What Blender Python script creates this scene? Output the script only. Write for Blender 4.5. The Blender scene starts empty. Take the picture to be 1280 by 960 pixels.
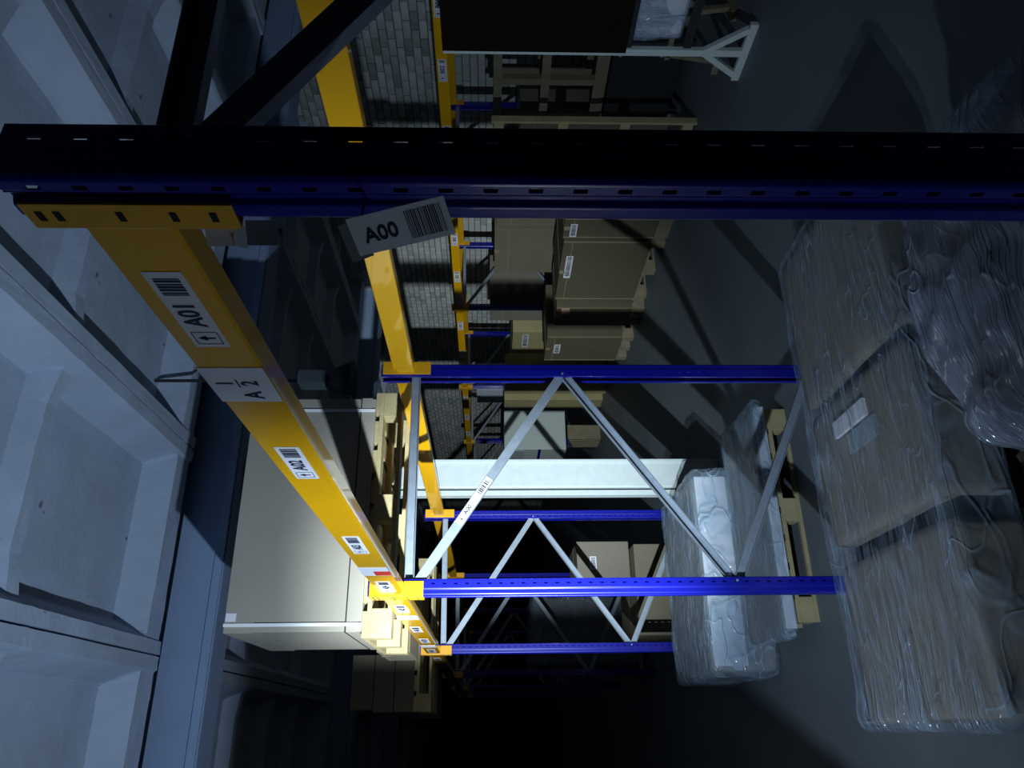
import bpy, bmesh, math, random
from mathutils import Vector, Matrix, noise
R = math.radians
random.seed(7)
sc = bpy.context.scene
col = sc.collection

# ---------------------------------------------------------------- camera, world, lights, exposure
CAM_Z = 1.87
pan, pitch, roll = R(24.3), R(1.7), R(0.0)
F = Vector((math.sin(pan)*math.cos(pitch), math.cos(pan)*math.cos(pitch), -math.sin(pitch)))
RT = F.cross(Vector((0, 0, 1))).normalized()
UP = RT.cross(F).normalized()
cam = bpy.data.cameras.new('camera'); co = bpy.data.objects.new('camera', cam); col.objects.link(co)
M = Matrix((-UP, RT, -F)).transposed().to_4x4()      # the phone was held on its side: up in the hall is left in the picture
M.translation = Vector((0, 0, CAM_Z)); co.matrix_world = M
cam.sensor_fit = 'HORIZONTAL'; cam.sensor_width = 36; cam.lens = 961*36/1280; cam.clip_start = 0.05; cam.clip_end = 200
sc.camera = co
w = bpy.data.worlds.new('world'); sc.world = w; w.use_nodes = True
w.node_tree.nodes['Background'].inputs[0].default_value = (0.35, 0.5, 0.8, 1)
w.node_tree.nodes['Background'].inputs[1].default_value = 0.0004
sc.view_settings.view_transform = 'Standard'; sc.view_settings.look = 'None'
sc.view_settings.exposure = 0; sc.view_settings.gamma = 1; sc.view_settings.use_curve_mapping = False

TORCH = Vector((-1.11, 1.49, CAM_Z-0.2))
def spot(name, target, energy, cone, blend, color, rad=0.02):
    l = bpy.data.lights.new(name, 'SPOT'); l.energy = energy; l.spot_size = R(cone); l.spot_blend = blend
    l.color = color; l.shadow_soft_size = rad
    o = bpy.data.objects.new(name, l); col.objects.link(o); o.location = TORCH
    o.rotation_euler = (Vector(target)-TORCH).to_track_quat('-Z', 'Y').to_euler(); return o
spot('torch_beam', (1.85, 6.1, CAM_Z-0.12), 2100, 45, 1.0, (0.86, 0.97, 1.0))
spot('torch_spill', (2.1, 5.6, CAM_Z+0.5), 330, 122, 1.0, (0.66, 0.82, 1.0))
spot('torch_stray', (2.2, 5.6, CAM_Z+0.2), 11, 179, 0.06, (0.6, 0.78, 1.0))

# ---------------------------------------------------------------- materials
def mat(name, c, rough=0.6, metal=0.0, n_scale=6.0, n_amt=0.12, bump=0.0, bump_scale=60.0, coat=0.0, spec=0.5, spots=None):
    m = bpy.data.materials.new(name); m.use_nodes = True; nt = m.node_tree; N = nt.nodes; L = nt.links
    b = N['Principled BSDF']; b.inputs['Roughness'].default_value = rough; b.inputs['Metallic'].default_value = metal
    b.inputs['Coat Weight'].default_value = coat; b.inputs['Coat Roughness'].default_value = 0.045
    b.inputs['Specular IOR Level'].default_value = spec
    tc = N.new('ShaderNodeTexCoord'); no = N.new('ShaderNodeTexNoise'); no.inputs['Scale'].default_value = n_scale
    no.inputs['Detail'].default_value = 8; no.inputs['Roughness'].default_value = 0.65
    L.new(tc.outputs['Object'], no.inputs['Vector'])
    mx = N.new('ShaderNodeMix'); mx.data_type = 'RGBA'
    mx.inputs[6].default_value = (*[max(0, v*(1-n_amt*2)) for v in c], 1)
    mx.inputs[7].default_value = (*[min(1, v*(1+n_amt*2)) for v in c], 1)
    L.new(no.outputs[0], mx.inputs[0]); out = mx.outputs[2]
    if spots:
        sn = N.new('ShaderNodeTexNoise'); sn.inputs['Scale'].default_value = spots[0]; sn.inputs['Detail'].default_value = 3
        L.new(tc.outputs['Object'], sn.inputs['Vector'])
        rp = N.new('ShaderNodeValToRGB'); rp.color_ramp.elements[0].position = spots[1]; rp.color_ramp.elements[1].position = spots[1]+0.04
        L.new(sn.outputs[0], rp.inputs[0])
        m2 = N.new('ShaderNodeMix'); m2.data_type = 'RGBA'; L.new(rp.outputs[0], m2.inputs[0]); L.new(out, m2.inputs[6])
        m2.inputs[7].default_value = (*spots[2], 1); out = m2.outputs[2]
    L.new(out, b.inputs['Base Color'])
    if bump:
        bn = N.new('ShaderNodeTexNoise'); bn.inputs['Scale'].default_value = bump_scale; bn.inputs['Detail'].default_value = 6
        L.new(tc.outputs['Object'], bn.inputs['Vector'])
        bp = N.new('ShaderNodeBump'); bp.inputs['Strength'].default_value = bump; bp.inputs['Distance'].default_value = 0.01
        L.new(bn.outputs[0], bp.inputs['Height']); L.new(bp.outputs[0], b.inputs['Normal'])
    return m

def film(name, c, milk, rough=0.18, scale=(3, 14, 3), wrinkle=0.9, lo=0.36, hi=0.72):
    """clear stretch film: see-through, with milky folds and sharp glints"""
    m = bpy.data.materials.new(name); m.use_nodes = True; nt = m.node_tree; N = nt.nodes; L = nt.links
    b = N['Principled BSDF']; out = N['Material Output']
    b.inputs['Base Color'].default_value = (*c, 1); b.inputs['Roughness'].default_value = rough
    b.inputs['Specular IOR Level'].default_value = 0.7
    tc = N.new('ShaderNodeTexCoord'); mp = N.new('ShaderNodeMapping'); mp.inputs['Scale'].default_value = scale
    mp.inputs['Rotation'].default_value = (0.3, 0.2, 0.5)
    L.new(tc.outputs['Object'], mp.inputs['Vector'])
    n1 = N.new('ShaderNodeTexNoise'); n1.inputs['Scale'].default_value = 2.2; n1.inputs['Detail'].default_value = 3.5
    n1.inputs['Distortion'].default_value = 0.5; L.new(mp.outputs[0], n1.inputs['Vector'])
    n2 = N.new('ShaderNodeTexNoise'); n2.inputs['Scale'].default_value = 2.5; n2.inputs['Detail'].default_value = 4
    L.new(tc.outputs['Object'], n2.inputs['Vector'])
    ad = N.new('ShaderNodeMath'); ad.operation = 'MULTIPLY_ADD'; L.new(n1.outputs[0], ad.inputs[0]); ad.inputs[1].default_value = 0.6
    m3 = N.new('ShaderNodeMath'); m3.operation = 'MULTIPLY'; L.new(n2.outputs[0], m3.inputs[0]); m3.inputs[1].default_value = 0.4
    L.new(m3.outputs[0], ad.inputs[2])
    mr = N.new('ShaderNodeMapRange'); mr.inputs[1].default_value = lo; mr.inputs[2].default_value = hi
    mr.inputs[3].default_value = milk[0]; mr.inputs[4].default_value = milk[1]; L.new(ad.outputs[0], mr.inputs[0])
    def math_(op, a, v2=None):
        q = N.new('ShaderNodeMath'); q.operation = op; L.new(a, q.inputs[0])
        if v2 is not None:
            if isinstance(v2, (int, float)): q.inputs[1].default_value = v2
            else: L.new(v2, q.inputs[1])
        return q.outputs[0]
    tot = mr.outputs[0]; hh = n1.outputs[0]
    for rot, sc_, wd, amt in (((0.1, 0.2, 0.95), (0.7, 8, 1.2), .020, .34), ((0.2, 0.1, 0.55), (0.6, 11, 1.3), .022, .30), ((0.5, 0.9, 1.9), (1.0, 3, 1.5), .008, .45), ((0.0, 0.1, 1.4), (0.8, 10, 1.0), .016, .25)):
        mq = N.new('ShaderNodeMapping'); mq.inputs['Rotation'].default_value = rot; mq.inputs['Scale'].default_value = sc_
        L.new(tc.outputs['Object'], mq.inputs['Vector'])
        nq = N.new('ShaderNodeTexNoise'); nq.inputs['Scale'].default_value = 2.4; nq.inputs['Detail'].default_value = 1.5; nq.inputs['Distortion'].default_value = 0.35
        L.new(mq.outputs[0], nq.inputs['Vector'])
        rg = math_('ABSOLUTE', math_('SUBTRACT', nq.outputs[0], 0.5))
        r2 = N.new('ShaderNodeMapRange'); r2.interpolation_type = 'SMOOTHSTEP'
        r2.inputs[1].default_value = 0; r2.inputs[2].default_value = wd*2; r2.inputs[3].default_value = 1; r2.inputs[4].default_value = 0
        L.new(rg, r2.inputs[0]); ml = math_('MULTIPLY', math_('MULTIPLY', r2.outputs[0], n2.outputs[0]), amt*1.2)
        tot = math_('ADD', tot, ml); hh = math_('ADD', hh, math_('MULTIPLY', r2.outputs[0], 0.12))
    fn = N.new('ShaderNodeTexNoise'); fn.inputs['Scale'].default_value = 38; fn.inputs['Detail'].default_value = 3; L.new(tc.outputs['Object'], fn.inputs['Vector'])
    hh = math_('ADD', hh, math_('MULTIPLY', math_('MULTIPLY', fn.outputs[0], n2.outputs[0]), 0.07))
    mr = N.new('ShaderNodeClamp'); L.new(tot, mr.inputs[0])
    bp = N.new('ShaderNodeBump'); bp.inputs['Strength'].default_value = wrinkle; bp.inputs['Distance'].default_value = 0.05
    L.new(hh, bp.inputs['Height']); L.new(bp.outputs[0], b.inputs['Normal'])
    tr = N.new('ShaderNodeBsdfTransparent'); ms = N.new('ShaderNodeMixShader')
    L.new(mr.outputs[0], ms.inputs[0]); L.new(tr.outputs[0], ms.inputs[1]); L.new(b.outputs[0], ms.inputs[2])
    L.new(ms.outputs[0], out.inputs[0]); return m

MT = dict(
 concrete=mat('painted_concrete', (0.44, 0.53, 0.68), 0.85, n_scale=2.0, n_amt=0.14, bump=0.35, bump_scale=25, spots=(5, 0.70, (0.16, 0.17, 0.2))),
 girder=mat('blue_grey_girder', (0.28, 0.38, 0.58), 0.75, n_scale=3, n_amt=0.08, bump=0.1),
 floor=mat('concrete_floor', (0.145, 0.175, 0.20), 0.62, n_scale=1.3, n_amt=0.15, bump=0.06, bump_scale=120, spots=(90, 0.80, (0.3, 0.3, 0.3))),
 brick=mat('silicate_brick', (0.62, 0.68, 0.63), 0.9, n_scale=1.5, n_amt=0.32, bump=0.4, bump_scale=80),
 brick2=mat('silicate_brick_darker', (0.46, 0.52, 0.48), 0.9, n_scale=2.5, n_amt=0.3, bump=0.4, bump_scale=80),
 brick3=mat('silicate_brick_dark', (0.34, 0.38, 0.36), 0.9, n_scale=2.5, n_amt=0.3, bump=0.4, bump_scale=80),
 brick4=mat('silicate_brick_pale', (0.74, 0.78, 0.72), 0.9, n_scale=2.5, n_amt=0.2, bump=0.4, bump_scale=80),
 mortar=mat('mortar', (0.17, 0.19, 0.18), 0.95, bump=0.3),
 blue=mat('blue_powder_coat', (0.005, 0.008, 0.27), 0.3, n_scale=4, n_amt=0.05, coat=1.0),
 yellow=mat('yellow_powder_coat', (0.82, 0.42, 0.003), 0.35, n_scale=5, n_amt=0.04, coat=0.8),
 yellow2=mat('amber_powder_coat', (0.72, 0.36, 0.01), 0.4, n_scale=5, n_amt=0.05, coat=0.3),
 galv=mat('galvanised_steel', (0.31, 0.37, 0.45), 0.42, 0.4, n_scale=25, n_amt=0.15),
 steel=mat('dark_steel', (0.05, 0.055, 0.06), 0.5, 0.6),
 hole=mat('black_void', (0.004, 0.004, 0.004), 0.9),
 card=mat('cardboard', (0.19, 0.175, 0.14), 0.85, n_scale=3, n_amt=0.08, bump=0.15, bump_scale=150),
 card5=mat('pale_cardboard', (0.32, 0.30, 0.255), 0.85, n_scale=3, n_amt=0.06, bump=0.15, bump_scale=150),
 card2=mat('cardboard_darker', (0.17, 0.155, 0.11), 0.85, n_scale=3, n_amt=0.1, bump=0.15, bump_scale=150),
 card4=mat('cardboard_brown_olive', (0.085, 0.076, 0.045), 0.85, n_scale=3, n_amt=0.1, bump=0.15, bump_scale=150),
 card3=mat('cardboard_olive', (0.34, 0.30, 0.15), 0.85, n_scale=3, n_amt=0.1, bump=0.15, bump_scale=150),
 tape=mat('brown_packing_tape', (0.30, 0.24, 0.15), 0.25),
 wood=mat('pallet_wood', (0.42, 0.355, 0.19), 0.8, n_scale=9, n_amt=0.22, bump=0.3, bump_scale=40),
 wood2=mat('old_pallet_wood', (0.20, 0.17, 0.11), 0.85, n_scale=9, n_amt=0.25, bump=0.3, bump_scale=40),
 paper=mat('white_label_paper', (0.74, 0.75, 0.82), 0.5, n_amt=0.03),
 ink=mat('label_ink', (0.012, 0.014, 0.05), 0.5),
 pink=mat('pink_paper', (0.62, 0.36, 0.32), 0.6),
 red=mat('red_print', (0.6, 0.03, 0.03), 0.5),
 strap=mat('white_strap', (0.85, 0.87, 0.9), 0.35, n_amt=0.02),
 white=mat('white_paint', (0.47, 0.54, 0.56), 0.5, n_scale=14, n_amt=0.07, bump=0.05),
 whited=mat('dull_white_paint', (0.60, 0.68, 0.66), 0.5, n_scale=8, n_amt=0.05),
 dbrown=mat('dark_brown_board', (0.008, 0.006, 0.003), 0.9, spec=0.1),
 black=mat('black_rubber', (0.012, 0.013, 0.014), 0.5),
 foam=mat('white_foam', (0.62, 0.68, 0.80), 0.5, n_scale=8, n_amt=0.15, bump=0.4, bump_scale=20),
 gwrap=mat('grey_wrapped_cloth', (0.20, 0.22, 0.23), 0.6, n_scale=4, n_amt=0.3, bump=0.6, bump_scale=14),
 film=film('stretch_film', (0.32, 0.42, 0.54), (0.05, 0.38), 0.09, (0.8, 4, 0.8), 0.8, 0.42, 0.70),
 film2=film('milky_stretch_film', (0.40, 0.54, 0.70), (0.10, 0.55), 0.09, (1.0, 4, 1.0), 0.8, 0.4, 0.7),
 film3=film('thick_milky_film', (0.40, 0.47, 0.60), (0.22, 0.85), 0.12, (1.2, 1.6, 1.2), 0.8, 0.40, 0.62),
)

def translucent(name, c, k):
    m = mat(name, c, 0.6, n_amt=0.03); nt = m.node_tree; N = nt.nodes; L = nt.links
    t = N.new('ShaderNodeBsdfTranslucent'); t.inputs[0].default_value = (*c, 1); x = N.new('ShaderNodeMixShader'); x.inputs[0].default_value = k
    L.new(N['Principled BSDF'].outputs[0], x.inputs[1]); L.new(t.outputs[0], x.inputs[2]); L.new(x.outputs[0], N['Material Output'].inputs[0]); return m
MT['thin'] = translucent('thin_tag_paper', (0.88, 0.9, 0.95), 0.1)
# ---------------------------------------------------------------- helpers
def wloc(p):
    v = Vector((0, 0, 0))
    while p is not None: v += p.location; p = p.parent
    return v
class MB:
    """collects simple solids in world coordinates and links them as ONE mesh object"""
    def __init__(s): s.v = []; s.f = []
    def add(s, vs, fs):
        n = len(s.v); s.v += [Vector(v) for v in vs]; s.f += [tuple(n+i for i in f) for f in fs]; return s
    def box(s, x0, x1, y0, y1, z0, z1, rot=None):
        vs = [(x, y, z) for x in (x0, x1) for y in (y0, y1) for z in (z0, z1)]
        if rot:
            c = Vector(((x0+x1)/2, (y0+y1)/2, (z0+z1)/2)); vs = [c+rot @ (Vector(v)-c) for v in vs]
        return s.add(vs, [(0, 1, 3, 2), (4, 6, 7, 5), (0, 4, 5, 1), (2, 3, 7, 6), (0, 2, 6, 4), (1, 5, 7, 3)])
    def obox(s, c, u, v, n, a, b, t):
        """box centred at c, half sizes a, b along u, v and full thickness t outward along n"""
        c, u, v, n = Vector(c), Vector(u), Vector(v), Vector(n)
        vs = [c+u*i*a+v*j*b+n*k*t for i in (-1, 1) for j in (-1, 1) for k in (0, 1)]
        return s.add(vs, [(0, 1, 3, 2), (4, 6, 7, 5), (0, 4, 5, 1), (2, 3, 7, 6), (0, 2, 6, 4), (1, 5, 7, 3)])
    def sweep(s, prof, a, b, side):
        """closed outline prof (list of (u, v)) swept from a to b; side gives the u direction"""
        a, b = Vector(a), Vector(b); d = (b-a).normalized(); sd = Vector(side); sd = (sd-d*sd.dot(d)).normalized(); t = d.cross(sd)
        n = len(prof); vs = [a+sd*p[0]+t*p[1] for p in prof]+[b+sd*p[0]+t*p[1] for p in prof]
        return s.add(vs, [(i, (i+1) % n, n+(i+1) % n, n+i) for i in range(n)]+[tuple(range(n))[::-1], tuple(range(n, 2*n))])
    def tube(s, a, b, r, n=10):
        a, b = Vector(a), Vector(b); d = (b-a).normalized(); h = Vector((0, 0, 1)) if abs(d.z) < .9 else Vector((1, 0, 0))
        return s.sweep([(r*math.cos(6.2832*i/n), r*math.sin(6.2832*i/n)) for i in range(n)], a, b, h)
    def build(s, name, m, parent=None, bevel=0.0, smooth=False, fix=True):
        o0 = wloc(parent); me = bpy.data.meshes.new(name)
        me.from_pydata([v-o0 for v in s.v], [], s.f)
        if fix or bevel:
            bm = bmesh.new(); bm.from_mesh(me)
            if fix: bmesh.ops.recalc_face_normals(bm, faces=bm.faces)
            if bevel:
                es = [e for e in bm.edges if len(e.link_faces) == 2 and e.calc_face_angle(0) > 0.6]
                bmesh.ops.bevel(bm, geom=es, offset=bevel, segments=2, affect='EDGES', profile=0.6, clamp_overlap=True)
            bm.to_mesh(me); bm.free()
        if smooth:
            for p in me.polygons: p.use_smooth = True
        me.materials.append(m if not isinstance(m, str) else MT[m])
        o = bpy.data.objects.new(name, me); col.objects.link(o); o.parent = parent; return o
def tag(o, label=None, cat=None, group=None, kind=None):
    if label: o['label'] = label
    if cat: o['category'] = cat
    if group: o['group'] = group
    if kind: o['kind'] = kind
    return o
def empty(name, loc=(0, 0, 0), label=None, cat=None, group=None, kind=None):
    o = bpy.data.objects.new(name, None); col.objects.link(o); o.location = loc; o.empty_display_size = 0.1
    return tag(o, label, cat, group, kind)
def copy_tree(o, parent=None):
    c = o.copy(); col.objects.link(c); c.parent = parent
    for ch in [x for x in bpy.data.objects if x.parent is o]: copy_tree(ch, c)
    return c
def text(name, body, size, m, parent, c, u, v, n, off=0.0012, ax='CENTER'):
    cu = bpy.data.curves.new(name, 'FONT'); cu.body = body; cu.size = size; cu.align_x = ax; cu.align_y = 'CENTER'
    cu.offset = size*0.022; cu.extrude = 0.0002; cu.resolution_u = 3
    t = bpy.data.objects.new(name, cu); col.objects.link(t)
    dg = bpy.context.evaluated_depsgraph_get(); dg.update()
    me = bpy.data.meshes.new_from_object(t.evaluated_get(dg)); bpy.data.objects.remove(t); bpy.data.curves.remove(cu)
    u, v, n = Vector(u).normalized(), Vector(v).normalized(), Vector(n).normalized()
    X = Matrix((u, v, n)).transposed().to_4x4(); X.translation = Vector(c)+n*off-wloc(parent)
    me.transform(X); me.materials.clear(); me.materials.append(MT[m])
    o = bpy.data.objects.new(name, me); col.objects.link(o); o.parent = parent; return o
def card_label(parent, c, u, v, w, h, code=None, arrow=None, bars=True, name='location_label', t=0.0008, lay='abc'):
    """printed card: arrow box, code, barcode from left to right"""
    u, v = Vector(u).normalized(), Vector(v).normalized(); n = u.cross(v); c = Vector(c)
    lb = MB().obox(c, u, v, n, w/2, h/2, t).build(name, 'paper', parent)
    top = c+n*(t+0.0003); x = -w/2+w*0.05
    if arrow:
        s = h*0.36; cc = top+u*(x+s); mb = MB()
        for k in (-1, 1):
            mb.obox(cc+u*k*s, u, v, n, h*0.015, s, 0.0002); mb.obox(cc+v*k*s, u, v, n, s, h*0.015, 0.0002)
        d = v if arrow == 'up' else -v
        mb.obox(cc-d*s*0.15, u, v, n, s*0.13, s*0.5, 0.0003)
        mb.add([cc+d*s*0.75+n*.0003, cc+u*s*0.45+n*.0003, cc-u*s*0.45+n*.0003], [(0, 1, 2)])
        mb.build('arrow_mark', 'ink', lb, fix=False); x += 2*s+w*0.02
    if code:
        text('lettering', code, h*0.80, 'ink', lb, top+u*(x+h*0.92), u, v, n, 0.0003); x += h*1.95
    if bars:
        mb = MB(); x = max(x, w*0.14) if code else -w/2+w*0.1; rr = random.Random(3); e = w/2-w*0.05
        while x < e-0.002:
            b = rr.choice((0.0035, 0.006, 0.009))*w/0.2*0.55; mb.obox(top+u*(x+b/2), u, v, n, b/2, h*0.34, 0.0003); x += b+rr.choice((0.003, 0.005))*w/0.2*0.7
        mb.build('barcode', 'ink', lb, fix=False)
    return lb

# ---------------------------------------------------------------- the hall
MB().box(-12, 9, -4, 34, -0.2, 0).build('floor', 'floor')['kind'] = 'structure'
MB().box(-12, 8, 34, 34.3, 0, 4.6).build('wall_back', 'mortar')['kind'] = 'structure'
MB().box(-12.3, -12, -4, 34, 0, 4.6).build('wall_left', 'mortar')['kind'] = 'structure'
WX = 7.4
wr = MB().box(WX, WX+0.3, -4, 34, 0, 4.62).build('wall_right', 'mortar'); wr['kind'] = 'structure'
def brick_mesh(i):
    rr = random.Random(i); a = 0.118; b = 0.042
    vs = []
    for s in (0, 1):
        for (y, z) in ((-a, -b), (a, -b), (a, b), (-a, b)):
            k = 1-0.03*s; vs.append((-(0.012+rr.uniform(0, .006))*s, y*k+rr.uniform(-.002, .002), z*k+rr.uniform(-.002, .002)))
    return vs, [(0, 1, 5, 4), (1, 2, 6, 5), (2, 3, 7, 6), (3, 0, 4, 7), (4, 5, 6, 7)]
bms = []
for i in range(8):
    vs, fs = brick_mesh(i); me = bpy.data.meshes.new('brick'); me.from_pydata(vs, [], fs)
    me.materials.append(MT[('brick', 'brick', 'brick2', 'brick', 'brick4', 'brick2', 'brick3', 'brick')[i]]); bms.append(me)
mb1, mb2 = MB(), MB(); singles = 0
rr = random.Random(5)
for r in range(46):
    z = 0.05+r*0.0955
    if z > 4.42: break
    y = -1.0+(0.125 if r % 2 else 0)
    while y < 27:
        dz = 0.0
        if 5.9 < y < 8.25 and 2.25 < z < 4.42 and singles < 290:
            o = bpy.data.objects.new('brick', rr.choice(bms)); col.objects.link(o); o.parent = wr; o.location = (WX+rr.uniform(-.008, .004), y, z); singles += 1
        else:
            vs, fs = brick_mesh(rr.randrange(8)); (mb2 if rr.random() < .25 else mb1).add([(WX+v[0], y+v[1], z+v[2]) for v in vs], fs)
        y += 0.252
mb1.build('brickwork', 'brick', wr, fix=False)['kind'] = 'stuff'
mb2.build('brickwork', 'brick2', wr, fix=False)['kind'] = 'stuff'

# ribbed precast ceiling slabs
RIB_Z = CAM_Z+2.27
ceiling = empty('ceiling', (0, 0, RIB_Z), kind='structure')
SW, SL, PAN = 1.485, 5.88, 0.23
def lin(a, b, n): return [a+(b-a)*i/n for i in range(n)]
def ramp(d, a, b, lo, hi): return lo if d <= a else hi if d >= b else lo+(hi-lo)*(d-a)/(b-a)
xs = lin(0, .085, 3)+lin(.085, .10, 2)+lin(.10, .20, 5)+lin(.20, .34, 5)+lin(.34, SW-.34, 8)+lin(SW-.34, SW-.2, 5)+lin(SW-.2, SW-.10, 5)+lin(SW-.10, SW-.085, 2)+lin(SW-.085, SW, 3)+[SW]
crib = [0.6, 1.77, 2.97, 4.17]
ys = lin(0, .22, 4)+lin(.22, .3, 4); last = .3
for c in crib:
    ys += lin(last, c-.12, 6)+lin(c-.12, c-.05, 4)+lin(c-.05, c+.05, 3)+lin(c+.05, c+.12, 4); last = c+.12
ys += lin(last, SL-.3, 12)+lin(SL-.3, SL-.22, 4)+lin(SL-.22, SL, 4)+[SL]
def slab_mesh(seed):
    vs, fs = [], []; nx, ny = len(xs), len(ys)
    for j, y in enumerate(ys):
        for i, x in enumerate(xs):
            ex = min(x, SW-x); ey = min(y, SL-y)
            z = min(ramp(ex, .085, .10, 0, .025) if ex < .10 else ramp(ex, .10, .19, .025, PAN), ramp(ey, .22, .29, .02, PAN))
            for c in crib: z = min(z, ramp(abs(y-c), .05, .115, .12-.06*max(0, 1-ex/.34), PAN))
            z = min(z, ramp(ex+ey, .36, .50, .05, PAN))
            p = Vector((x*1.7+seed*9, y*1.7, z)); nn = noise.noise(p*3)*.006+noise.noise(p*14)*.0025
            vs.append((x+noise.noise(p*9)*.004, y+noise.noise(p*8+Vector((5, 5, 5)))*.004, z+nn))
    for j in range(ny-1):
        for i in range(nx-1): a = j*nx+i; fs.append((a, a+nx, a+nx+1, a+1))
    b = len(vs); vs += [(0, 0, .30), (SW, 0, .30), (SW, SL, .30), (0, SL, .30)]
    fs += [(b, b+1, b+2, b+3)]
    e = [j*nx for j in range(ny)]; fs.append(tuple(e)+(b+3, b)); fs.append(tuple(j*nx+nx-1 for j in reversed(range(ny)))+(b+1, b+2))
    fs.append(tuple(reversed(range(nx)))+(b, b+1)); fs.append(tuple((ny-1)*nx+i for i in range(nx))+(b+2, b+3))
    me = bpy.data.meshes.new('ceiling_slab'); me.from_pydata(vs, [], fs); me.materials.append(MT['concrete'])
    return me
sms = [slab_mesh(i) for i in range(3)]
for k in range(-5, 5):
    for q, y0 in enumerate((-6.2, -0.22, 6.22, 12.2, 18.2, 24.2)):
        if (k < -2 and q > 2): continue
        o = bpy.data.objects.new('ceiling_slab', sms[(k*2+q) % 3]); col.objects.link(o); o.parent = ceiling
        o.location = (0.5+1.5*k+0.007, y0, 0)
MB().box(-12, 8, -6, 34, CAM_Z+2.58, CAM_Z+2.68).build('roof_deck', 'mortar', ceiling)
for y0 in (-0.65, 5.76, 11.9+.25, 18.1):
    g = MB()
    prof = [(0, 0), (.015, .0), (.015, .012), (.05, .012), (.05, 0), (.34, 0), (.34, .05), (.325, .06), (.325, .35), (.03, .35), (.03, .075), (0, .06)]
    y1 = y0; g.sweep([(p[0], p[1]) for p in prof], (-8.0, y1, CAM_Z+1.965), (7.4, y1, CAM_Z+1.965), (0, 1, 0))
    g.build('trim_1' if y0 == 5.76 else 'trim_2', 'girder', None)['kind'] = 'structure'

# white column under the girder
c0 = empty('column', (1.87, 6.1, 0), 'white painted column behind the rack, brightly lit, between the first two blue frames', 'column')
MB().box(1.775, 2.01, 5.95, 6.12, 0, 3.83).build('shaft', 'white', c0, 0.012)
MB().box(1.757, 1.776, 6.0, 6.1, 0, 3.83).build('joint_strip', 'hole', c0)
MB().box(1.715, 1.757, 5.955, 6.04, 0, 3.83).build('corner_board', 'white', c0, 0.004)
MB().box(1.985, 2.01, 5.935, 5.95, 0, 3.83).build('edge_bead', 'white', c0, 0.004)

# ---------------------------------------------------------------- rack frames
UH = CAM_Z+0.535
def upright(name, x0, sgn, parent):
    """perforated folded-steel upright; front face at x0, depth along +sgn; y from 0 to .08"""
    P = [(.066, .018), (.070, .012), (.070, .0), (.030, .0), (.026, .004), (.006, .004), (0, .010), (0, .030), (.008, .034), (.008, .046), (0, .050), (0, .070), (.006, .076), (.026, .076), (.030, .080), (.070, .080), (.070, .068), (.066, .062)]
    holes = {6: (.28, .78), 2: (.42, .58)}
    P = [Vector(p) for p in P]; rad = .0026; ends = []; fil = []
    for i, p in enumerate(P):
        if i in (0, len(P)-1): ends.append((p, p)); fil.append([p]); continue
        da = (P[i-1]-p); db = (P[i+1]-p); r1 = min(rad, da.length*.45, db.length*.45); a1 = p+da.normalized()*r1; b1 = p+db.normalized()*r1
        ends.append((a1, b1)); fil.append([(a1*(1-t)**2+p*2*t*(1-t)+b1*t*t) for t in (0, .25, .5, .75, 1)])
    vs, fs, sm = [], [], []; th = 0.0022
    zs = [0.0]; z = 0.06
    while z < UH-.02: zs += [z, z+.016]; z += .05
    zs.append(UH)
    def p3(q, z): return (x0+sgn*q[0], q[1], z)
    def quad(a, b, za, zb, s_): n = len(vs); vs.extend([p3(a, za), p3(b, za), p3(b, zb), p3(a, zb)]); fs.append((n, n+1, n+2, n+3)); sm.append(s_)
    for i in range(len(P)-1):
        a, b = ends[i][1], ends[i+1][0]
        if i in holes:
            t0, t1 = holes[i]; cs = [a, a.lerp(b, t0), a.lerp(b, t1), b]
            for k in range(len(zs)-1):
                for j in range(3):
                    if not (k % 2 == 1 and j == 1): quad(cs[j], cs[j+1], zs[k], zs[k+1], False)
        else: quad(a, b, 0, UH, False)
        for f0, f1 in zip(fil[i+1], fil[i+1][1:]): quad(f0, f1, 0, UH, True)
    me = bpy.data.meshes.new(name); me.from_pydata(vs, [], fs)
    bm = bmesh.new(); bm.from_mesh(me); bmesh.ops.remove_doubles(bm, verts=bm.verts, dist=1e-5); bmesh.ops.recalc_face_normals(bm, faces=bm.faces)
    bm.to_mesh(me); bm.free(); me.materials.append(MT['blue'])
    for p_ in me.polygons: p_.use_smooth = p_.area < .0011*UH and abs(p_.normal.z) < .1 and p_.area > .0003*UH
    o = bpy.data.objects.new(name, me); col.objects.link(o); o.parent = parent
    md = o.modifiers.new('s', 'SOLIDIFY'); md.thickness = th; md.offset = 0
    return o
def make_frame():
    r = empty('rack_frame')
    upright('upright', 0, 1, r); upright('upright', 1.13, -1, r)
    U = [(-.021, -.011), (-.021, .011), (-.018, .011), (-.018, -.008), (.018, -.008), (.018, .011), (.021, .011), (.021, -.011)]
    Ui = [(a, -b) for a, b in U][::-1]
    L, Rr = .055, 1.075
    for (x0, z0, x1, z1, pr) in ((L, 2.225, Rr, 2.232, U), (L, 2.19, Rr-.01, 1.515, Ui), (Rr, 1.495, L+.01, .775, U), (L+.01, .745, Rr, .26, U), (L, .17, Rr, .17, U)):
        d = (Vector((x1, 0, z1))-Vector((x0, 0, z0))).normalized(); side = Vector((-d.z, 0, d.x))
        if d.x < 0: pr = pr
        MB().sweep(pr, (x0, .022, z0), (x1, .022, z1), side).build('brace', 'galv', r)
    for x in (L, Rr):
        bz = {L: (2.2, .76), Rr: (2.23, 1.505)}[x]
        for z in bz: MB().tube((x, -.004, z), (x, .084, z), .006, 6).build('bolt', 'galv', r)
    for x in (-.02, 1.03): MB().box(x, x+.12, -.02, .10, 0, .006).build('foot_plate', 'galv', r)
    return r
fr = make_frame()
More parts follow.
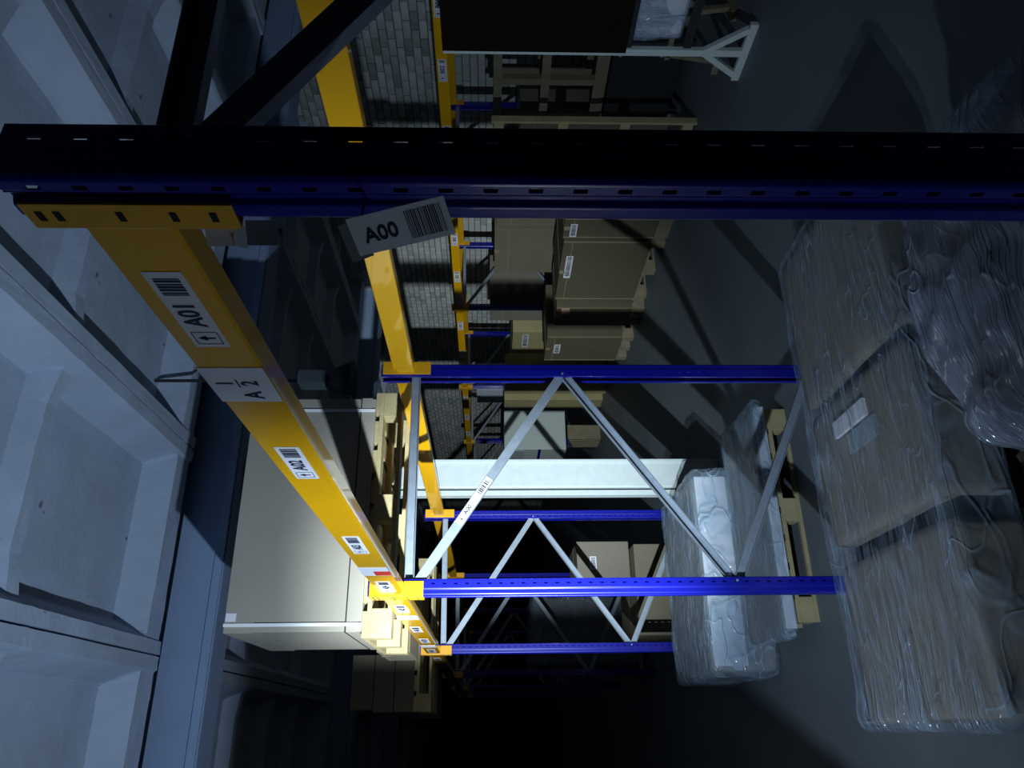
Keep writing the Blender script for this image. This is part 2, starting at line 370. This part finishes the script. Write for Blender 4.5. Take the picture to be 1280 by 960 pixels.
XB = 0.548
names = {0.67: 'nearest dark blue rack upright with sloping braces, crossing the picture at the top', 3.47: 'blue rack frame with bare steel zigzag braces, beside the first yellow beam joint',
  6.27: 'blue rack frame with pale zigzag braces just past the white column', 9.07: 'dim blue rack frame behind the pale-braced one',
  11.87: 'barely lit rack frame far down the row', 14.67: 'farthest rack frame of the near row in darkness'}
for i, (d, lb) in enumerate(names.items()):
    o = fr if i == 0 else copy_tree(fr); o.location = (XB, d, 0); tag(o, lb, 'rack frame', 'blue frames of the near rack')
FX = 5.5
ordn = ['nearest', 'second', 'third', 'fourth', 'fifth', 'sixth', 'seventh']
for i, d in enumerate((3.95, 6.75, 9.55, 12.35, 15.15, 17.95)):
    o = copy_tree(fr); o.location = (FX, d, 0); tag(o, ordn[i]+' blue frame of the far rack by the brick wall', 'rack frame', 'blue frames of the far rack')

# ---------------------------------------------------------------- rack beams
BT, BB = CAM_Z+.4785, CAM_Z+.371
def make_beam(length, outer=-1):
    """beam along y from 0; outer face at x=0 facing outer side"""
    r = empty('rack_beam'); s = -outer
    prof = [(0, BB+.004), (.004, BB), (.046, BB), (.050, BB+.004), (.050, BT-.024), (.030, BT-.024), (.030, BT-.004), (.026, BT), (.004, BT), (0, BT-.004)]
    MB().sweep([(s*p[0], -(p[1]-BB)) for p in prof], (0, 0, BB), (0, length, BB), (1, 0, 0)).build('beam_body', 'yellow', r)
    for e in (0, 1):
        y = length-.007 if e else .007; k = 1 if e else -1
        m = MB()
        m.box(*sorted((-s*.004, s*.062)), *sorted((y, y+k*.004)), CAM_Z+.29, CAM_Z+.527)
        m.box(*sorted((-s*.006, -s*.001)), *sorted((y, y+k*.045)), CAM_Z+.29, CAM_Z+.527)
        c = m.build('end_connector', 'yellow2', r, 0.0015)
        h = MB()
        for z in (.31, .335, .50): h.tube((s*.030, y+k*.0035, CAM_Z+z), (s*.030, y+k*.0048, CAM_Z+z), .005, 8)
        for z in (.315, .36, .42, .49, .51): h.box(*sorted((-s*.0062, -s*.0068)), *sorted((y+k*.015, y+k*.032)), CAM_Z+z-.004, CAM_Z+z+.004)
        h.build('hook_hole', 'hole', c)
    return r
LEN = 2.72
outer = make_beam(LEN, -1); inner = make_beam(LEN, 1)
bays = [0.75, 3.55, 6.35, 9.15, 11.95]
bl = ['long yellow beam in the foreground with white code labels', 'second yellow outer beam, between the first two joints below the boxes', 'third yellow outer beam in the dark', 'fourth yellow outer beam far down the row', 'fifth yellow outer beam at the dark end']
il = ['broad yellow beam behind the tilted tag, crossing beside the brick', 'yellow inner beam in front of the white column', 'third yellow inner beam past the white column', 'fourth yellow inner beam in the dark', 'fifth yellow inner beam at the dark end']
beams = []
outs = [outer]+[copy_tree(outer) for _ in bays[1:]]; inns = [inner]+[copy_tree(inner) for _ in bays[1:]]
for i, d in enumerate(bays):
    outs[i].location = (XB-.001, d, 0); tag(outs[i], bl[i], 'rack beam', 'yellow beams of the near rack')
    inns[i].location = (XB+1.131, d, 0); tag(inns[i], il[i], 'rack beam', 'yellow beams of the near rack')
fb = ['nearest', 'second', 'third', 'fourth', 'fifth']; fouts = []
for i, d in enumerate((4.03, 6.83, 9.63, 12.43, 15.23)):
    o = copy_tree(outer); o.location = (FX-.001, d, 0); tag(o, fb[i]+' yellow front beam of the far rack by the brick wall', 'rack beam', 'yellow beams of the far rack'); fouts.append(o)
    o = copy_tree(inner); o.location = (FX+1.131, d, 0); tag(o, fb[i]+' yellow rear beam of the far rack', 'rack beam', 'yellow beams of the far rack')
U_, V_ = (0, -1, 0), (0, 0, 1); zc = (BT+BB)/2
def on_beam(b, x, d0, d1, h, code, arrow='up', bars=True, dz=0): return card_label(b, (x, (d0+d1)/2, zc+dz), U_, V_, d1-d0, h, code, arrow, bars)
xf = XB-.0012
on_beam(outs[0], xf, .858, 1.070, .052, 'A01'); on_beam(outs[0], xf, 1.53, 1.75, .052, 'A02'); on_beam(outs[0], xf, 2.34, 2.59, .052, 'A03')
sheet = MB().box(xf-.0012, xf, 1.145, 1.285, BB+.0, BT-.0).build('paper_sheet', 'paper', outs[0])
tag(sheet, 'white paper sheet with a handwritten one half mark')
for (t_, y_, z_, s_) in (('A', 1.255, zc-.012, .045), ('1', 1.205, zc+.024, .04), ('2', 1.205, zc-.018, .04)): text('lettering', t_, s_, 'ink', sheet, (xf-.0012, y_, z_), U_, V_, (-1, 0, 0), .0006)
MB().box(xf-.0014, xf-.001, 1.19, 1.222, zc+.002, zc+.005).build('fraction_line', 'ink', sheet)
st = MB().box(xf-.0012, xf, 2.83, 2.985, BB, BT).build('paper_strip', 'paper', outs[0]); MB().box(xf-.0016, xf-.0012, 2.90, 2.98, BB, BB+.06).build('red_field', 'red', st)
on_beam(outs[0], xf, 3.12, 3.36, .058, 'A04')
for a, b, c in ((3.76, 4.0, 'A05'), (4.58, 4.84, 'A06'), (5.2, 5.46, 'A07'), (5.9, 6.14, 'A08')): on_beam(outs[1], xf, a, b, .06, c)
for a in (4.12, 5.62): MB().box(xf-.0012, xf, a, a+.14, BB, BT).build('paper_strip', 'paper', outs[1])
for a, c in ((6.6, 'A09'), (7.4, 'A10'), (8.3, 'A11')): on_beam(outs[2], xf, a, a+.25, .06, c, bars=False)
fx = FX-.0012
for b, ds in ((fouts[0], (4.4, 5.1, 5.93)), (fouts[1], (6.96, 7.75, 8.6, 9.2)), (fouts[2], (9.95, 10.9, 11.9)), (fouts[3], (12.7, 13.6, 14.5))):
    for q, a in enumerate(ds): on_beam(b, fx, a, a+.26, .075, 'B%02d' % (q+1))
MB().box(fx-.001, fx, 6.35, 6.62, BB, BT).build('paper_strip', 'paper', fouts[0]); MB().box(fx-.001, fx, 11.3, 11.55, BB, BT).build('paper_strip', 'paper', fouts[2])
# code label on the first bare brace of the second frame
f1 = [o for o in bpy.data.objects if o.name.startswith('rack_frame') and o.parent is None and abs(o.location.y-3.47) < .01 and o.location.x < 1][0]
a = Vector((XB+.055, 3.47, 2.19)); b = Vector((XB+1.065, 3.47, 1.515)); d = (b-a).normalized(); up = Vector((d.z, 0, -d.x))
card_label(f1, a+d*.45+Vector((0, .0085, 0)), d, up*-1 if d.cross(-up).y < 0 else up, .26, .036, 'A00', 'down', True)

# ---------------------------------------------------------------- tags tied to the nearest upright
def P(px, py, zc_):
    """used once for numbers only: picture direction at depth zc_"""
    return Vector((0, 0, CAM_Z))+F*zc_+RT*((480-py)/961*zc_)-UP*((px-640)/961*zc_)
tg = empty('hanging_tag', P(500, 283, .80), 'white tilted tag reading A00 with barcode, hung on the near blue upright', 'tag')
c = P(501, 283, .80); u = (P(565, 268, .79)-P(437, 299, .81)).normalized(); v = Vector((.5, -.87, 0)); v = (v-u*v.dot(u)).normalized(); n = u.cross(v)
cd = MB().obox(c, u, v, n, .0535, .0215, .0008).build('card', 'thin', tg)
text('lettering', 'A00', .0225, 'ink', cd, c-u*.022-v*.002, u, v, n, .0012)
mb = MB(); x = .008; rr = random.Random(9)
while x < .047:
    bw = rr.choice((.0006, .001, .0016)); mb.obox(c+u*(x+bw/2)+n*.0009, u, v, n, bw/2, .0155, .0002); x += bw+rr.choice((.0006, .001))
mb.build('barcode', 'ink', cd, fix=False)
MB().obox(c-u*.052-n*.001-v*.004, (u-n*.35).normalized(), v, (n+u*.35).normalized(), .012, .022, .0008).build('curled_corner', 'gwrap', tg)
MB().tube(c-u*.048, Vector((XB-.003, .70, (c-u*.048).z)), .0012, 6).build('tie', 'black', tg)
for (px, py, hw, hh, lbl, m) in ((277, 293, .019, .014, 'small white folded card under the yellow joint', 'thin'), (333, 291, .024, .015, 'grey folded card beside the small white card under the upright', 'gwrap')):
    c = P(px, py, .93); tt = empty('folded_card', c, lbl, 'card'); uu = P(px+10, py, .93)-P(px, py, .93); uu.normalize(); vv = RT.copy(); nn = -F
    MB().obox(c, uu, (vv*.95+nn*.3).normalized(), (nn*.95-vv*.3).normalized(), hw, hh, .0008).build('front_flap', m, tt)
    MB().obox(c+uu*hw-nn*.01, (uu*.4-nn).normalized(), vv, uu, hh*.9, hh, .0008).build('side_flap', m, tt)

# ---------------------------------------------------------------- pallets and cartons
def make_pallet(name, x0, x1, y0, y1, z0, label, m='wood', stand=False, group=None, nb=7, bd=.1):
    """boards run along x (seen from the end at y0)"""
    t = empty(name, ((x0+x1)/2, (y0+y1)/2, z0), label, 'pallet', group)
    if stand: return t
    W, Dp = x1-x0, y1-y0
    bw = W/nb*.78
    for i in range(nb):
        x = x0+(W-bw)*i/(nb-1); MB().box(x, x+bw, y0, y1, z0+.122, z0+.144).build('deck_board', m, t, .002)
    for i in range(3):
        y = y0+(Dp-.1)*i/2; MB().box(x0, x1, y, y+.1, z0+.100, z0+.122).build('stringer_board', m, t, .002)
        for j in range(3):
            x = x0+(W-.14)*j/2; MB().box(x, x+.14, y, y+.1, z0+.022, z0+.100).build('block', m, t, .003)
        MB().box(x0, x1, y, y+bd, z0, z0+.022).build('bottom_board', m, t, .002)
    return t
def carton(x0, x1, y0, y1, z0, z1, label, m='card', group=None, tape='x', lab=None, name='carton', rot=0):
    c = Vector(((x0+x1)/2, (y0+y1)/2, z0)); t = empty(name, c, label, 'box', group)
    t.location = c
    MB().box(x0, x1, y0, y1, z0, z1).build('box_body', m, t, .006)
    if tape == 'x': MB().box(x0-.001, x1+.001, c.y-.03, c.y+.03, z1-.06, z1+.001).build('packing_tape', 'tape', t)
    if tape == 'y': MB().box(c.x-.03, c.x+.03, y0-.001, y1+.001, z1-.06, z1+.001).build('packing_tape', 'tape', t)
    MB().box(x0-.0015, x0, y0+.01, y1-.01, z1-.004-.1*(z1-z0), z1-.1*(z1-z0)).build('flap_edge', 'card3', t)
    if lab:
        side, a, b, w, h, code = lab
        if side == '-x': card_label(t, (x0-.0002, a, b), (0, -1, 0), (0, 0, 1), w, h, code, 'up', True, 'shipping_label')
        if side == '-xv': card_label(t, (x0-.0002, a, b), (0, 0, -1), (0, -1, 0), w, h, code, 'up', True, 'shipping_label')
        if side == '-y': card_label(t, (a, y0-.0002, b), (1, 0, 0), (0, 0, 1), w, h, code, 'up', True, 'shipping_label')
    if m == 'card4':
        for yy in (y0+.01, y1-.03): MB().box(x0-.003, x0, yy, yy+.012, z0, z1).build('edge_highlight', 'tape', t)  # pale strips paint the highlights along the carton's upright edges
    if rot: t.rotation_euler.z = rot
    return t

# on the shelf of the first bay
make_pallet('pallet', .42, 1.72, 3.93, 4.85, BT, 'pale wooden pallet on the yellow beams under the big strapped box', nb=8)
bx = empty('strapped_carton', (1.07, 4.35, BT+.144), 'big cardboard box with white straps standing on the shelf pallet', 'box')
z0, z1 = BT+.144, BT+.144+.66
MB().box(.45, 1.68, 3.92, 4.80, z0, z1).build('box_body', 'card5', bx, .006)
MB().box(.447, 1.683, 3.917, 4.803, z0+.018, z0+.075).build('base_tray', 'card5', bx, .002)
MB().box(.4455, 1.6845, 3.9155, 4.8045, z0+.076, z0+.080).build('tray_edge', 'hole', bx)
MB().box(.446, 1.684, 3.916, 4.804, z1-.14, z1+.004).build('lid', 'card5', bx, .002)
for x in (.475, 1.60):
    MB().box(x, x+.016, 3.913, 4.806, z1-.0, z1+.006).build('strap', 'strap', bx); MB().box(x, x+.016, 3.911, 3.9155, z0, z1+.006).build('strap', 'strap', bx)
MB().box(.50, .54, 3.9135, 3.9158, z1-.05, z1+.0).build('corner_patch', 'paper', bx)
carton(.44, .92, 4.9, 5.5, BT+.0, BT+.2, 'low dark carton on the shelf behind the strapped box', 'card2')
make_pallet('pallet', .15, 1.4, 6.85, 7.65, BT, 'pallet on the shelf past the second joint in shadow', nb=8)
carton(.15, .6, 6.9, 7.6, BT+.144, BT+.31, 'dark carton on the shadowed shelf pallet, lower one', 'card2', 'cartons on the dark shelf')
carton(.15, .6, 6.9, 7.6, BT+.315, BT+.48, 'dark carton on the shadowed shelf pallet, middle one', 'card2', 'cartons on the dark shelf')
carton(.17, .6, 6.9, 7.6, BT+.485, BT+.67, 'dark carton on the shadowed shelf pallet, top one', 'card2', 'cartons on the dark shelf')
carton(.12, .6, 7.75, 8.4, BT+.0, BT+.32, 'dark carton with pale print, farther along the dark shelf', 'card2', 'cartons on the dark shelf', lab=('-x', 8.0, BT+.22, .4, .08, None))

# hanging lamp near the column
hl = empty('hanging_lamp', (2.42, 5.3, CAM_Z+2.3), 'dark lamp with white trim hanging beside the strapped box', 'lamp')
MB().tube((2.42, 5.3, CAM_Z+1.42), (2.42, 5.3, CAM_Z+2.52), .012).build('stem', 'steel', hl)
MB().box(2.36, 2.47, 5.2, 5.35, CAM_Z+1.22, CAM_Z+1.42).build('ballast_box', 'whited', hl, .02)
m = MB(); k = 16
vs = [(2.42+r_*math.cos(6.2832*i/k), 5.3+r_*math.sin(6.2832*i/k), CAM_Z+z_) for r_, z_ in ((.05, 1.22), (.10, 1.15), (.16, 1.02), (.155, 1.02), (.045, 1.2)) for i in range(k)]
m.add(vs, [(j*k+i, j*k+(i+1) % k, (j+1)*k+(i+1) % k, (j+1)*k+i) for j in range(4) for i in range(k)]); m.build('shade', 'steel', hl, smooth=True)

# ---------------------------------------------------------------- film wrapped loads
def wrapped(name, x0, x1, y0, y1, z0, z1, m, parent, rnd=.05, amp=.02, seed=0, n=26, sag=0.0, freq=4.0):
    bm = bmesh.new(); bmesh.ops.create_cube(bm, size=1.0); bmesh.ops.subdivide_edges(bm, edges=bm.edges, cuts=n, use_grid_fill=True)
    c = Vector(((x0+x1)/2, (y0+y1)/2, (z0+z1)/2)); h = Vector(((x1-x0)/2, (y1-y0)/2, (z1-z0)/2))
    for v in bm.verts:
        p = Vector((v.co.x*2*h.x, v.co.y*2*h.y, v.co.z*2*h.z)); r = min(rnd, h.z*.95)
        q = Vector([max(-(h[i]-r), min(h[i]-r, p[i])) for i in range(3)]); dd = p-q
        if dd.length > 1e-6: p = q+dd.normalized()*min(r, dd.length)
        s = Vector((seed*7.1, seed*3.3, 0))
        nz = noise.noise((p*freq)+s)*amp+noise.noise(p*freq*3.1+s)*amp*.4+noise.noise(Vector((p.x*3, p.y*14, p.z*9))+s)*amp*.12
        nr = dd.normalized() if dd.length > 1e-6 else Vector((0, 0, 1))
        p += nr*nz; p.z -= sag*(abs(p.x)/h.x)**3*(1 if p.z > 0 else 0)
        if p.z < -h.z: p.z = -h.z
        v.co = p+c-wloc(parent)
    me = bpy.data.meshes.new(name); bm.to_mesh(me); bm.free(); me.materials.append(MT[m])
    for f in me.polygons: f.use_smooth = True
    o = bpy.data.objects.new(name, me); col.objects.link(o); o.parent = parent; return o

# N: long wrapped load of cartons right in front of the second frame
make_pallet('pallet', .05, 1.15, 2.5, 3.28, 0, 'pallet under the left half of the long wrapped carton load', 'wood2', nb=7)
make_pallet('pallet', 1.24, 2.12, 2.5, 3.28, 0, 'pallet under the right half of the long wrapped carton load', 'wood2', nb=6)
nl = empty('wrapped_load', (1.1, 2.83, .145), 'long load of cardboard boxes in clear film on the floor, nearest to the viewer', 'wrapped load')
TZ = CAM_Z-1.47
b1 = wrapped('carton', 1.33, 2.12, 2.40, 3.28, .15, TZ, 'card', nl, .022, .010, 1, 14); b2 = wrapped('carton', .69, 1.28, 2.40, 3.25, .15, TZ+.0, 'card', nl, .022, .010, 2, 14); b3 = wrapped('carton', .01, .62, 2.38, 3.26, .15, TZ-.015, 'card', nl, .022, .010, 3, 14)
MB().box(1.10, 1.17, 2.72, 3.0, TZ+.004, TZ+.018).build('address_label', 'paper', b2)
MB().box(1.0, 1.08, 2.66, 2.9, TZ+.004, TZ+.016).build('clear_pouch', 'film2', b2)
wrapped('film_wrap', -.02, 2.15, 2.35, 3.30, .15, TZ+.022, 'film', nl, .05, .015, 4, 46, freq=3)
# O: milky covered load nearer on the right
ol = empty('covered_load', (1.4, 1.55, 0), 'load under milky plastic on the floor, at the picture edge beside the long wrapped load', 'wrapped load')
wrapped('carton', .78, 1.5, 1.40, 1.93, .02, CAM_Z-1.35, 'card', ol, .06, .02, 5, 16)
wrapped('plastic_cover', .66, 1.6, 1.30, 2.04, .0, CAM_Z-1.27, 'film3', ol, .14, .055, 6, 40, freq=3.2)
# Q and P: flat packs between the second and third frame
make_pallet('pallet', .54, 1.84, 4.46, 5.1, 0, 'bright wooden pallet under the flat grey pack between the two lit frames', nb=8, bd=.03)
ql = empty('flat_pack', (1.2, 4.95, .145), 'flat grey film wrapped pack lying on the bright pallet', 'wrapped load')
wrapped('pack_core', .48, 1.86, 4.44, 5.08, .146, CAM_Z-1.645, 'gwrap', ql, .03, .012, 7, 18)
MB().box(.50, 1.84, 4.415, 4.44, .15, CAM_Z-1.655).build('foam_edge', 'foam', ql, .008)
wrapped('film_wrap', .45, 1.90, 4.40, 5.11, .146, CAM_Z-1.63, 'film2', ql, .04, .014, 8, 30)
pl = empty('flat_pack', (1.15, 5.7, 0), 'taller film wrapped pack behind the flat pack, with pale front edge', 'wrapped load')
wrapped('pack_core', .33, 1.64, 5.20, 6.20, .0, CAM_Z-1.43, 'gwrap', pl, .04, .015, 9, 18)
MB().box(.36, 1.62, 5.17, 5.195, CAM_Z-1.66, CAM_Z-1.44).build('foam_edge', 'foam', pl, .008)
wrapped('film_wrap', .29, 1.69, 5.14, 6.235, .0, CAM_Z-1.415, 'film2', pl, .05, .018, 10, 30)

# bay 2: dim cartons on the floor behind the third frame
carton(.75, 1.55, 7.0, 7.9, .0, .55, 'dim lower carton on the floor past the white column', 'card2', 'cartons past the third frame')
carton(1.25, 1.62, 7.2, 7.9, .56, 1.05, 'small carton with white label past the third frame', 'card', 'cartons past the third frame', lab=('-y', 1.42, .9, .12, .06, None))
gw = empty('wrapped_bundle', (1.1, 9.9, 0), 'grey wrapped bundle standing dimly behind the third frame', 'wrapped load')
wrapped('bundle_core', .7, 1.5, 9.6, 10.3, 0, 1.35, 'gwrap', gw, .06, .03, 11, 14); wrapped('film_wrap', .66, 1.54, 9.56, 10.34, 0, 1.38, 'film', gw, .07, .03, 12, 20)

# ---------------------------------------------------------------- aisle stacks in front of the far rack
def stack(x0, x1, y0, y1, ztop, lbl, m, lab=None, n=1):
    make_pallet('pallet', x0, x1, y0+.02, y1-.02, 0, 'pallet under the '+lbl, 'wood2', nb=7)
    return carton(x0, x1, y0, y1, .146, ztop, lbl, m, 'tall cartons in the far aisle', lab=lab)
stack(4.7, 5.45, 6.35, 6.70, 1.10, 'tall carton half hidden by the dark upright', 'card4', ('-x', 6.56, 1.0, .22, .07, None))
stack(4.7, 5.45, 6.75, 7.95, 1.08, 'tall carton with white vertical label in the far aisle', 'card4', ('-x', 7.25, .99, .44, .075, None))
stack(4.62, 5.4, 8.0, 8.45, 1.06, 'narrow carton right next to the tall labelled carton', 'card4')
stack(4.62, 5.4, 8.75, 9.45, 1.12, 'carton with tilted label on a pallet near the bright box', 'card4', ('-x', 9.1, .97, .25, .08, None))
# goods inside the far rack
tag(MB().box(4.612, 4.62, 8.02, 8.14, .90, 1.0).build('pink_note', MT['pink'], None), 'small pink note stuck on the narrow carton in the far aisle', 'note')
def fcart(x0, x1, y0, y1, z0, z1, lbl, m='card2', lab=None): return carton(x0, x1, y0, y1, z0, z1, lbl, m, 'cartons in the far rack', lab=lab)
fcart(5.75, 6.5, 7.0, 7.95, .0, 1.78, 'tall dark carton in the far rack behind the aisle cartons'); fcart(5.75, 6.5, 8.0, 9.0, .0, 1.80, 'tall carton with a handle hole in the far rack')
fcart(5.8, 6.5, 9.7, 10.45, .0, 1.86, 'grey lit carton in the far rack past the blue frame', 'card')
fcart(5.65, 6.4, 10.55, 12.2, .0, 1.5, 'bright olive carton with white label in the far rack', 'card3', ('-x', 10.85, 1.3, .42, .1, None))
fcart(4.95, 5.45, 10.9, 11.35, .0, 1.62, 'tall yellowish box standing beside the steel brace', 'card3'); fcart(4.95, 5.4, 11.6, 11.95, .0, 1.62, 'second yellowish box behind the tall yellowish one', 'card3')
fcart(5.75, 6.4, 4.2, 4.95, .0, 1.7, 'dark carton in the far rack behind the brown board'); fcart(5.75, 6.4, 6.02, 6.7, 0, 1.55, 'dark carton in the far rack beside the open crate')
fcart(5.75, 6.3, 13.0, 13.6, .9, 2.1, 'pale blue lit box high in the far rack', 'foam'); fcart(5.75, 6.35, 12.95, 13.7, 0, .885, 'dark carton under the pale blue box in the far rack')
# metal cabinet behind the white column
mc = empty('metal_cabinet', (4.9, 13.4, 0), 'pale metal cabinet with blue band in the far aisle beyond the white column', 'cabinet')
MB().box(4.55, 5.3, 12.9, 13.9, .5, 1.6).build('cabinet_body', 'whited', mc, .01); MB().box(4.54, 4.55, 12.95, 13.85, 1.25, 1.55).build('door', 'white', mc, .003)
MB().box(4.54, 4.549, 12.9, 13.9, .95, 1.0).build('blue_band', 'blue', mc)
for y in (12.95, 13.8): MB().box(4.6, 4.66, y, y+.06, 0, .5).build('leg', 'steel', mc)
for k in range(5): MB().box(4.45, 4.7, 12.1+k*.09, 12.1+k*.09+.05, .0, .55-k*.03).build('board', 'wood2', None)
for i, o in enumerate([o for o in bpy.data.objects if o.name.startswith('board') and o.parent is None]): tag(o, ['first', 'second', 'third', 'fourth', 'fifth'][i]+' rough board, counted from the white column, of the upright bundle in the far aisle', 'board', 'boards standing in the far aisle')

# ---------------------------------------------------------------- trolley with white legs, top of picture
tr = empty('sheet_trolley', (4.45, 3.5, 0), 'white steel trolley with triangular foot holding a dark brown board', 'trolley')
S = [(-.028, -.02), (.028, -.02), (.028, .02), (-.028, .02)]
for q, y in enumerate((4.03, 2.45)):
    MB().sweep(S, (4.45, y, .05), (4.45, y, 2.20), (0, 1, 0)).build('post', 'whited', tr, .004)
    ft = MB().sweep(S, (4.45, y-.25, .028), (4.45, y+.25, .028), (0, 0, 1)).build('foot', 'whited', tr, .004)
    for k in (-1, 1): MB().sweep([(a*.8, b*.9) for a, b in S], (4.45, y+k*.2, .05), (4.45, y, .33), (0, 0, 1)).build('gusset', 'whited', tr)
for z in (.45, .88, 1.95): MB().sweep(S, (4.47, 2.45, z), (4.47, 4.03, z), (0, 0, 1)).build('rail', 'steel', tr)
for z in (.62, .92): MB().tube((4.45, 4.05, z), (4.45, 4.075, z), .015, 8).build('bolt', 'galv', tr)
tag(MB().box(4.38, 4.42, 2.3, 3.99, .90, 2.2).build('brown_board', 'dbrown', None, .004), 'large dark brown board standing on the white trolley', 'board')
sb = empty('wrapped_sheet', (4.5, 3.5, .5), 'blue white film wrapped sheet under the brown board', 'wrapped sheet')
wrapped('sheet_core', 4.51, 4.62, 3.1, 3.98, .50, .84, 'foam', sb, .03, .01, 20, 12); wrapped('film_wrap', 4.50, 4.64, 3.08, 4.0, .48, .855, 'film2', sb, .04, .015, 21, 16)
# easel-like wooden stand behind
es = empty('wooden_stand', (5.0, 4.3, 0), 'brown wooden trestle on the floor behind the white trolley foot', 'trestle')
for y, k in ((4.1, 1), (4.62, -1)): MB().sweep([(-.02, -.02), (.02, -.02), (.02, .02), (-.02, .02)], (5.0, y, 0), (5.0, y+k*.16, 1.0), (0, 1, 0)).build('leg', 'wood2', es)
MB().box(4.98, 5.02, 4.15, 4.6, .4, .44).build('crossbar', 'wood2', es)
MB().box(4.9, 5.1, 4.05, 4.15, 0, .05).build('foot', 'wood2', es); MB().box(4.9, 5.1, 4.57, 4.67, 0, .05).build('foot', 'wood2', es)
# pallet standing on its end
sp = empty('standing_pallet', (5.1, 5.5, 0), 'wooden pallet standing on its end in front of the far rack', 'pallet')
for y in (5.28, 5.44):
    MB().box(4.95, 5.02, y, y+.024, 0, 1.85).build('side_board', 'wood', sp, .003)
for z in (1.74, 1.16, .60, .03):
    MB().box(4.95, 5.02, 5.304, 5.44, z, z+.09).build('block', 'wood', sp, .003)
for k in range(8): MB().box(4.90, 4.95, 5.42, 5.445, .05+k*.23, .05+k*.23+.12).build('slat', 'wood2', sp, .003)
# open crate in the far rack
cr = empty('open_crate', (5.95, 5.45, .75), 'open wooden crate of upright posts in the far rack behind the trolley', 'crate')
for x in (5.6, 6.2):
    for y in (4.98, 5.42, 5.86): MB().box(x, x+.07, y, y+.07, .8, 1.82).build('post', 'wood2', cr)
    for z in (.8, 1.3, 1.75): MB().box(x-.02, x, 4.98, 5.93, z, z+.08).build('rail', 'wood2', cr)
MB().box(5.6, 6.27, 4.98, 5.93, .76, .8).build('crate_floor', 'wood2', cr)
mc2 = empty('machine', (5.95, 5.45, 0), 'dark machine on the floor below the open crate', 'machine')
MB().box(5.6, 6.3, 4.98, 5.95, .08, .74).build('housing', 'steel', mc2, .03); MB().box(5.59, 5.6, 5.1, 5.8, .5, .56).build('trim_bar', 'steel', mc2)
for x in (5.65, 6.2):
    for y in (5.02, 5.85): MB().tube((x, y, 0), (x, y, .08), .03).build('foot', 'black', mc2)

# unseen carton stack on a pallet, added to block the torch toward the aisle
make_pallet('pallet', -2.2, -.98, 2.15, 2.95, 0, 'pallet under the carton stack left of the aisle', nb=8)
for i in range(3): carton(-2.2, -.90, 2.15, 2.95, .146+i*.60, .146+i*.60+.595, ['lowest', 'middle', 'top'][i]+' carton of the unseen stack added left of the aisle to block the torch', 'card', 'carton stack left of the aisle')
